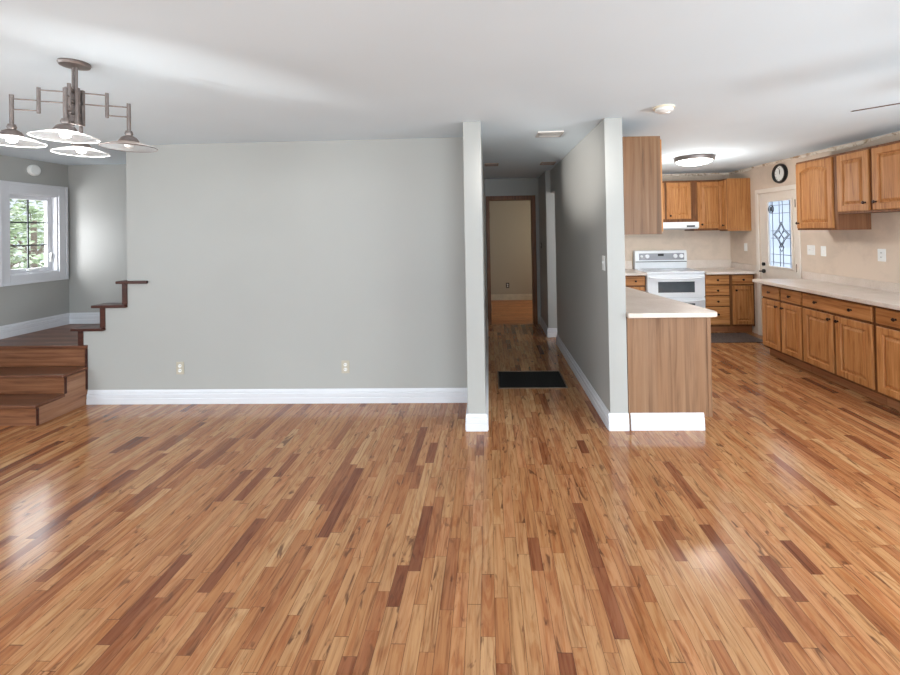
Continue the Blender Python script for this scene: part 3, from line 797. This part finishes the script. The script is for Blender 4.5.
# ================================================================ STOVE
def build_stove():
    s = thing('kitchen_stove', 'white double oven electric stove with grey control panel', 'stove', (0, 0, 0))
    x0, x1, yf, yb = 2.324, 3.166, 6.25, 6.84
    bm = bmesh.new(); box(bm, x0, x1, yf, yb, 0.09, 0.895); link('stove_body', bm, M['enamel'], s, bevel=0.004)
    bm = bmesh.new(); box(bm, x0+0.01, x1-0.01, yf+0.05, yb, 0.0, 0.09); link('plinth', bm, M['dark'], s)
    bm = bmesh.new(); box(bm, x0-0.001, x1+0.001, yf-0.03, 6.79, 0.895, 0.922); link('cooktop', bm, M['enamel'], s, bevel=0.006)
    for (cx, cy, r_) in ((2.53, 6.38, 0.09), (2.96, 6.38, 0.11), (2.53, 6.64, 0.11), (2.96, 6.64, 0.08)):
        bm = bmesh.new(); lathe(bm, [(0, 0.9222), (r_, 0.9222), (r_, 0.9232), (0, 0.9232)], 28, (cx, cy, 0))
        link('burner', bm, M['silver'], s)
    # back guard with the sloping control fascia
    bm = bmesh.new(); prism(bm, [(6.76, 0.922), (6.745, 1.03), (6.74, 1.045), (6.75, 1.205), (6.84, 1.21), (6.84, 0.922)], lambda y, z: (x0+0.012, y, z), lambda y, z: (x1-0.012, y, z))
    g = link('back_guard', bm, M['enamel'], s, bevel=0.006)
    bm = bmesh.new(); box(bm, x0+0.075, x1-0.06, 6.733, 6.744, 1.058, 1.165); link('control_panel', bm, M['silver'], g, bevel=0.003)
    bm = bmesh.new(); box(bm, x0+0.02, x1-0.02, 6.736, 6.745, 1.026, 1.036); link('vent_slot', bm, M['dark'], g)
    bm = bmesh.new(); box(bm, x0+0.37, x0+0.46, 6.729, 6.733, 1.120, 1.158); link('clock_display', bm, M['dark'], g)
    for kx in (0.11, 0.20, 0.64, 0.735):
        bm = bmesh.new(); rr = 0.033 if kx != 0.11 else 0.02
        lathe(bm, [(0, 0), (rr, 0), (rr, 0.012), (rr*0.75, 0.022), (0, 0.024)], 20, mat=Matrix.Translation((x0+kx, 6.733, 1.118)) @ Matrix.Rotation(PI/2, 4, 'X'))
        link('knob', bm, M['enamel'], g, smooth=True)
    def oven(z0, z1, wz0, wz1, hz):
        bm = bmesh.new(); y = yf-0.028
        wx0, wx1 = x0+0.16, x1-0.15
        box(bm, x0+0.006, wx0, y, yf, z0, z1); box(bm, wx1, x1-0.006, y, yf, z0, z1); box(bm, wx0, wx1, y, yf, z0, wz0); box(bm, wx0, wx1, y, yf, wz1, z1)
        d = link('oven_door', bm, M['enamel'], s, bevel=0.0)
        bm = bmesh.new(); box(bm, wx0, wx1, y+0.006, yf-0.001, wz0, wz1); link('oven_window', bm, M['oven_glass'], d)
        bm = bmesh.new()
        n = 14; prev = None
        for k in range(n+1):
            u = k/n; p = (x0+0.03+(x1-x0-0.06)*u, y-0.035-0.02*math.sin(PI*u), hz-0.022*math.sin(PI*u))
            if prev: tube(bm, prev, p, 0.0145, 10)
            prev = p
        tube(bm, (x0+0.035, y, hz), (x0+0.035, y-0.04, hz), 0.013, 10); tube(bm, (x1-0.035, y, hz), (x1-0.035, y-0.04, hz), 0.013, 10)
        link('oven_handle', bm, M['enamel'], d, smooth=True)
    oven(0.555, 0.885, 0.615, 0.775, 0.840)
    oven(0.13, 0.540, 0.20, 0.455, 0.510)
    return s
build_stove()

# ================================================================ WALL DEVICES
def plate(name, label, cat, loc, rz, kind, mat=None, group=None, w=0.075, h=0.118):
    """wall plate facing local -y"""
    t = thing(name, label, cat, loc, rz, group)
    bm = bmesh.new(); box(bm, -w/2, w/2, -0.006, 0, -h/2, h/2); p = link('wall_plate', bm, mat or M['white'], t, bevel=0.003)
    if kind == 'outlet':
        for z in (0.022, -0.022):
            bm = bmesh.new(); lathe(bm, [(0, 0), (0.016, 0), (0.016, 0.003), (0, 0.003)], 18, mat=Matrix.Translation((0, -0.006, z)) @ Matrix.Rotation(PI/2, 4, 'X'))
            s = link('socket', bm, M['white'], t)
            bm = bmesh.new(); box(bm, -0.008, -0.005, -0.0096, -0.009, z-0.004, z+0.008); box(bm, 0.005, 0.008, -0.0096, -0.009, z-0.004, z+0.008)
            link('slots', bm, M['dark'], s)
    else:
        n = 2 if kind == 'double' else 1
        for k in range(n):
            x = (k-(n-1)/2)*0.046
            bm = bmesh.new(); box(bm, x-0.005, x+0.005, -0.016, -0.006, -0.004, 0.014); link('toggle', bm, M['white'], t, bevel=0.001)
    return t
M['plate_brass'] = plain('cream_brass_plate', srgb(186, 178, 160), 0.35, 0.2, 0.03)
M['plate_dark'] = plain('dark_outlet_plate', srgb(58, 46, 38), 0.4, 0.1, 0.03)
plate('wall_outlet', 'cream electrical outlet low on the grey wall, nearer the stairs', 'outlet', (-2.915, YM-0.0005, 0.331), 0, 'outlet', M['plate_brass'])
plate('wall_outlet', 'cream electrical outlet low on the grey wall, nearer the hallway', 'outlet', (-1.345, YM-0.0005, 0.331), 0, 'outlet', M['plate_brass'])
plate('wall_outlet', 'dark outlet on the wall seen through the doorway at the hall end', 'outlet', (0.42, 9.4595, 0.33), 0, 'outlet', M['plate_dark'])
plate('light_switch', 'white light switch on the hallway wall near the pillar edge', 'switch', (XH-0.0005, 3.39, 1.295), -PI/2, 'single', M['white'])
plate('light_switch', 'white double light switch closest to the kitchen door', 'switch', (XR-0.0005, 5.17, 1.27), BR, 'double', M['white'], w=0.118)
plate('light_switch', 'white single switch plate beneath the tall wall cabinet', 'switch', (XR-0.0005, 4.985, 1.265), BR, 'single', M['white'])
plate('wall_outlet', 'white outlet over the long worktop, below the shorter wall cabinet', 'outlet', (XR-0.0005, 4.265, 1.26), BR, 'outlet', M['white'], w=0.085, h=0.125)
plate('light_switch', 'white switch in the kitchen corner between stove counter and door', 'switch', (XR-0.0005, 6.45, 1.255), BR, 'single', M['white'])
plate('light_switch', 'small dark switch far down the hallway wall by the end doorway', 'switch', (0.855-0.0005, 6.75, 1.32), -PI/2, 'single', M['plate_dark'], w=0.07, h=0.09)

# clock
ck = thing('wall_clock', 'round black-rimmed wall clock with white face above the kitchen door', 'clock', (XR-0.001, 5.655, 2.262), BR)
rx = Matrix.Rotation(PI/2, 4, 'X')
bm = bmesh.new(); lathe(bm, [(0.100, 0), (0.128, 0), (0.132, 0.02), (0.122, 0.042), (0.102, 0.036), (0.100, 0.02)], 36, mat=rx, close=True); link('clock_rim', bm, M['dark'], ck, smooth=True)
bm = bmesh.new(); lathe(bm, [(0, 0), (0.101, 0), (0.101, 0.016), (0, 0.016)], 36, mat=rx); cf = link('clock_face', bm, M['white'], ck)
for k in range(12):
    bm = bmesh.new(); a = k*PI/6; tube(bm, (0.078*math.sin(a), -0.0172, 0.078*math.cos(a)), (0.092*math.sin(a), -0.0172, 0.092*math.cos(a)), 0.0018, 6); link('hour_mark', bm, M['dark'], cf)
bm = bmesh.new(); tube(bm, (0, -0.020, -0.01), (0.006, -0.020, 0.055), 0.0028, 6); tube(bm, (0, -0.021, -0.012), (-0.012, -0.021, 0.078), 0.002, 6); link('clock_hands', bm, M['dark'], ck)

# chime above the landing window
bm = bmesh.new(); lathe(bm, [(0, 0), (0.062, 0), (0.062, 0.022), (0.048, 0.034), (0, 0.036)], 28, mat=Matrix.Rotation(PI/2, 4, 'Y'))
tag(link('round_detector', bm, M['white'], smooth=True, loc=(XL, 4.44, 2.325)), 'round cream detector on the wall above the landing window', 'detector')
# smoke detector on the ceiling
sd = thing('smoke_detector', 'white smoke detector on the ceiling in front of the grey pillar', 'smoke detector', (1.283, 3.041, H))
bm = bmesh.new(); lathe(bm, [(0, 0), (0.072, 0), (0.072, -0.012), (0, -0.012)], 28); link('mounting_plate', bm, M['ivory'], sd)
bm = bmesh.new(); lathe(bm, [(0, -0.012), (0.060, -0.012), (0.062, -0.03), (0.045, -0.04), (0, -0.042)], 28); link('detector_cover', bm, M['white'], sd, smooth=True)

# ceiling vents in the hallway
def vent(label, x0, x1, y0, y1, mat):
    v = thing('ceiling_vent', label, 'vent', ((x0+x1)/2, (y0+y1)/2, H))
    w, d = (x1-x0)/2, (y1-y0)/2; f = 0.022
    bm = bmesh.new()
    for b_ in ((-w, w, -d, -d+f), (-w, w, d-f, d), (-w, -w+f, -d+f, d-f), (w-f, w, -d+f, d-f)): box(bm, b_[0], b_[1], b_[2], b_[3], -0.012, 0)
    link('vent_frame', bm, mat, v, bevel=0.002)
    bm = bmesh.new(); box(bm, -w+f, w-f, -d+f, d-f, -0.002, 0); link('vent_backing', bm, M['silver'], v)
    n = max(3, int((2*d-2*f)/0.02)); bm = bmesh.new()
    for k in range(n):
        y = -d+f+(k+0.5)*(2*d-2*f)/n
        prism(bm, [(y-0.006, -0.010), (y-0.004, -0.011), (y+0.006, -0.003), (y+0.004, -0.002)], lambda a, z: (-w+f, a, z), lambda a, z: (w-f, a, z))
    link('vent_louvres', bm, mat, v)
VM = plain('vent_grey_white', srgb(178, 174, 170), 0.5)
VP = plain('vent_brownish', srgb(160, 142, 132), 0.6)
vent('pale square vent in the hallway ceiling, the one nearest the pillars', 0.455, 0.685, 3.69, 3.885, VM)
vent('brownish ceiling vent deep in the hallway, along the kitchen side wall', 0.70, 0.885, 5.36, 5.55, VP)
vent('brownish ceiling vent deep in the hallway, half behind the slim pillar', -0.03, 0.15, 5.36, 5.55, VP)

# floor grille
fg = thing('floor_grille', 'dark return air grille set in the hallway floor', 'floor grille', (0.42, 4.42, 0.0))
w, d = 0.345, 0.255
bm = bmesh.new()
for b_ in ((-w, w, -d, -d+0.014), (-w, w, d-0.014, d), (-w, -w+0.014, -d+0.014, d-0.014), (w-0.014, w, -d+0.014, d-0.014)): box(bm, b_[0], b_[1], b_[2], b_[3], 0.0, 0.006)
link('grille_frame', bm, M['nickel'], fg, bevel=0.001)
bm = bmesh.new(); box(bm, -w+0.014, w-0.014, -d+0.014, d-0.014, 0.0, 0.001); link('duct_opening', bm, M['black_void'], fg)
bm = bmesh.new()
for k in range(26):
    x = -w+0.02+k*(2*w-0.04)/25; box(bm, x-0.003, x+0.003, -d+0.014, d-0.014, 0.001, 0.004)
link('grille_bars', bm, M['black_void'], fg)

# kitchen mat
bm = bmesh.new(); box(bm, 2.45, 3.74, 5.76, 6.26, 0.0, 0.009)
tag(link('kitchen_mat', bm, M['mat'], bevel=0.003), 'dark grey-brown mat on the floor in front of the corner drawers', 'mat')

# ================================================================ CEILING LIGHTS
kl = thing('ceiling_light', 'lit flush round ceiling light with dark metal rim in the kitchen', 'ceiling light', (2.567, 5.247, H))
bm = bmesh.new(); lathe(bm, [(0, 0), (0.222, 0), (0.228, -0.010), (0.224, -0.046), (0.206, -0.052), (0.198, -0.03), (0, -0.03)], 44); link('light_rim', bm, M['pewter'], kl, smooth=True)
bm = bmesh.new(); lathe(bm, [(0.204, -0.040), (0.195, -0.064), (0.155, -0.084), (0.085, -0.098), (0, -0.102)], 44); link('diffuser', bm, M['diffuser'], kl, smooth=True)
pl = bpy.data.lights.new('kitchen_light', 'POINT'); pl.shadow_soft_size = 0.1; pl.energy = 30; pl.color = (1, 0.97, 0.93)
po = bpy.data.objects.new('kitchen_light', pl); C.objects.link(po); po.location = (2.567, 5.247, H-0.5)

# ---- chandelier
def build_chandelier():
    c = thing('chandelier', 'pewter chandelier with four saucer glass shades on stepped arms', 'chandelier', (-2.035, 2.0, H))
    bm = bmesh.new(); lathe(bm, [(0, 0), (0.061, 0), (0.063, -0.008), (0.058, -0.018), (0.02, -0.026), (0, -0.026)], 36); link('canopy', bm, M['pewter'], c, smooth=True)
    bm = bmesh.new(); tube(bm, (-0.007, 0, -0.02), (-0.007, 0, -0.30), 0.0065); tube(bm, (0.008, 0, -0.02), (0.008, 0, -0.30), 0.0065); link('stem', bm, M['pewter'], c, smooth=True)
    bm = bmesh.new()
    for k in range(4):
        a = PI/4 + k*PI/2 + 0.35
        cx, cy = 0.030*math.cos(a), 0.030*math.sin(a)
        box(bm, cx-0.007, cx+0.007, cy-0.007, cy+0.007, -0.31, -0.13)
    for z in (-0.15, -0.205, -0.26, -0.30): box(bm, -0.028, 0.028, -0.006, 0.006, z-0.006, z+0.006); box(bm, -0.006, 0.006, -0.028, 0.028, z-0.006, z+0.006)
    link('center_block', bm, M['pewter'], c, bevel=0.0015)
    ends = [(-0.225, -0.085, 1), (0.19, 0.095, 0), (0.107, -0.15, 1), (-0.165, 0.195, 1)]
    for i, (ex, ey, lit) in enumerate(ends):
        e = Vector((ex, ey, 0)); n = e.normalized(); s = Vector((-n.y, n.x, 0)); mid = e*0.54 + n*0.01
        bm = bmesh.new(); a0 = n*0.03
        for z in (-0.148, -0.203): tube(bm, a0+Vector((0, 0, z)), mid+Vector((0, 0, z)), 0.0035, 8)
        for z in (-0.200, -0.250): tube(bm, mid+Vector((0, 0, z)), e+Vector((0, 0, z)), 0.0035, 8)
        lathe(bm, [(0, -0.262), (0.0075, -0.262), (0.0075, -0.136), (0, -0.136)], 8, (mid.x, mid.y, 0))
        link('arm', bm, M['pewter'], c, smooth=True)
        bm = bmesh.new()
        lathe(bm, [(0, -0.325), (0.0085, -0.325), (0.0085, -0.180), (0, -0.180)], 12, (ex, ey, 0))
        lathe(bm, [(0, -0.318), (0.014, -0.322), (0.018, -0.336), (0.014, -0.350), (0, -0.354)], 16, (ex, ey, 0))
        lathe(bm, [(0, -0.344), (0.016, -0.346), (0.032, -0.356), (0.043, -0.374), (0.045, -0.384), (0.040, -0.384), (0.028, -0.364), (0, -0.354)], 24, (ex, ey, 0))
        h = link('shade_holder', bm, M['pewter'], c, smooth=True)
        bm = bmesh.new()
        lathe(bm, [(0.040, -0.378), (0.065, -0.386), (0.095, -0.397), (0.117, -0.407), (0.117, -0.410), (0.095, -0.400), (0.065, -0.389), (0.040, -0.381)], 48, (ex, ey, 0), close=True)
        g = link('lamp_shade', bm, M['shade_lit'], c, smooth=True)
        bm = bmesh.new(); lathe(bm, [(0.1175+0.0025*math.cos(a), -0.4085+0.0025*math.sin(a)) for a in [2*PI*k/8 for k in range(8)]], 48, (ex, ey, 0), close=True)
        link('shade_rim', bm, M['shade_rim'] if lit else M['pewter'], g, smooth=True)
        bm = bmesh.new(); lathe(bm, [(0, -0.366), (0.016, -0.368), (0.022, -0.385), (0.018, -0.404), (0, -0.412)], 16, (ex, ey, 0))
        link('bulb', bm, M['bulb'] if lit else M['white'], g, smooth=True)
        if lit:
            L = bpy.data.lights.new('chandelier_bulb', 'POINT'); L.energy = 5; L.shadow_soft_size = 0.03; L.color = (1, 0.97, 0.93)
            lo = bpy.data.objects.new('chandelier_bulb', L); C.objects.link(lo); lo.parent = c; lo.location = (ex, ey, -0.432)
build_chandelier()

# ---- ceiling fan at the picture edge: only one blade tip reaches the frame
def build_fan():
    hub = Vector((2.56, 1.86, 0)); zb = 2.2
    f = thing('ceiling_fan', 'brown ceiling fan, one thin blade reaching in at the picture edge', 'ceiling fan', (hub.x, hub.y, H))
    bm = bmesh.new(); lathe(bm, [(0, 0), (0.07, 0), (0.06, -0.04), (0.012, -0.05), (0.012, -0.14), (0, -0.14)], 24); link('downrod', bm, M['bronze'], f, smooth=True)
    bm = bmesh.new(); lathe(bm, [(0, -0.13), (0.06, -0.135), (0.10, -0.16), (0.105, -0.24), (0.08, -0.27), (0, -0.285)], 28); link('motor', bm, M['bronze'], f, smooth=True)
    for k in range(5):
        a = R(135 + 72*k)
        m = Matrix.Translation((0, 0, zb-H)) @ Matrix.Rotation(a, 4, 'Z') @ Matrix.Rotation(R(-11.3), 4, 'X')
        bm = bmesh.new()
        pts = [(0.20, -0.05), (0.70, -0.065), (0.735, -0.05), (0.745, 0), (0.735, 0.05), (0.70, 0.065), (0.20, 0.05)]
        prism(bm, pts, lambda x, y: (x, y, -0.003), lambda x, y: (x, y, 0.003))
        bmesh.ops.transform(bm, matrix=m, verts=bm.verts)
        b = link('fan_blade', bm, M['fan_blade'], f)
        bm = bmesh.new(); box(bm, 0.09, 0.24, -0.02, 0.02, -0.009, -0.003); bmesh.ops.transform(bm, matrix=m, verts=bm.verts); link('blade_bracket', bm, M['bronze'], b)
build_fan()

# ================================================================ OUTSIDE
bm = bmesh.new(); box(bm, -40, 40, -30, 40, -0.6, -0.5); struct('ground', bm, M['ground'])
def bush(name, label, loc, rx_, ry_, rz_, n, seed):
    rnd = random.Random(seed); bm = bmesh.new()
    for k in range(n):
        u = rnd.uniform(-1, 1); th = rnd.uniform(0, 2*PI); rr = rnd.uniform(0.55, 1.0)
        q = math.sqrt(1-u*u)
        p = Vector((rr*q*math.cos(th)*rx_, rr*q*math.sin(th)*ry_, rr*u*rz_ + rz_*0.9))
        s = rnd.uniform(0.05, 0.11)
        m = Matrix.Translation(p) @ Matrix.Rotation(rnd.uniform(0, 6.3), 4, 'Z') @ Matrix.Rotation(rnd.uniform(0, 3.1), 4, 'X')
        v = [bm.verts.new(m @ Vector(c)) for c in ((-s, 0, 0), (0, -s*0.5, 0.01), (s, 0, 0), (0, s*0.5, 0.01))]
        bm.faces.new(v)
    t = thing(name, label, 'tree', loc)
    link('foliage', bm, M['leaf'], t)
    bm = bmesh.new(); tube(bm, (0, 0, 0), (0.03, 0, rz_*1.1), 0.09, 10, 0.05)
    for a in range(5): tube(bm, (0.02, 0, rz_*0.7), (0.6*rx_*math.cos(a*1.3), 0.6*ry_*math.sin(a*1.3), rz_*1.2), 0.03, 8, 0.012)
    link('trunk', bm, M['bark'], t)
bush('leafy_tree', 'pale green leafy tree seen through the landing window', (-11.5, 10.2, -0.5), 1.9, 2.6, 2.3, 5200, 3)
bush('leafy_tree', 'dense low shrub behind the pale tree outside the landing window', (-15.9, 13.4, -0.5), 2.4, 3.2, 1.7, 5600, 9)
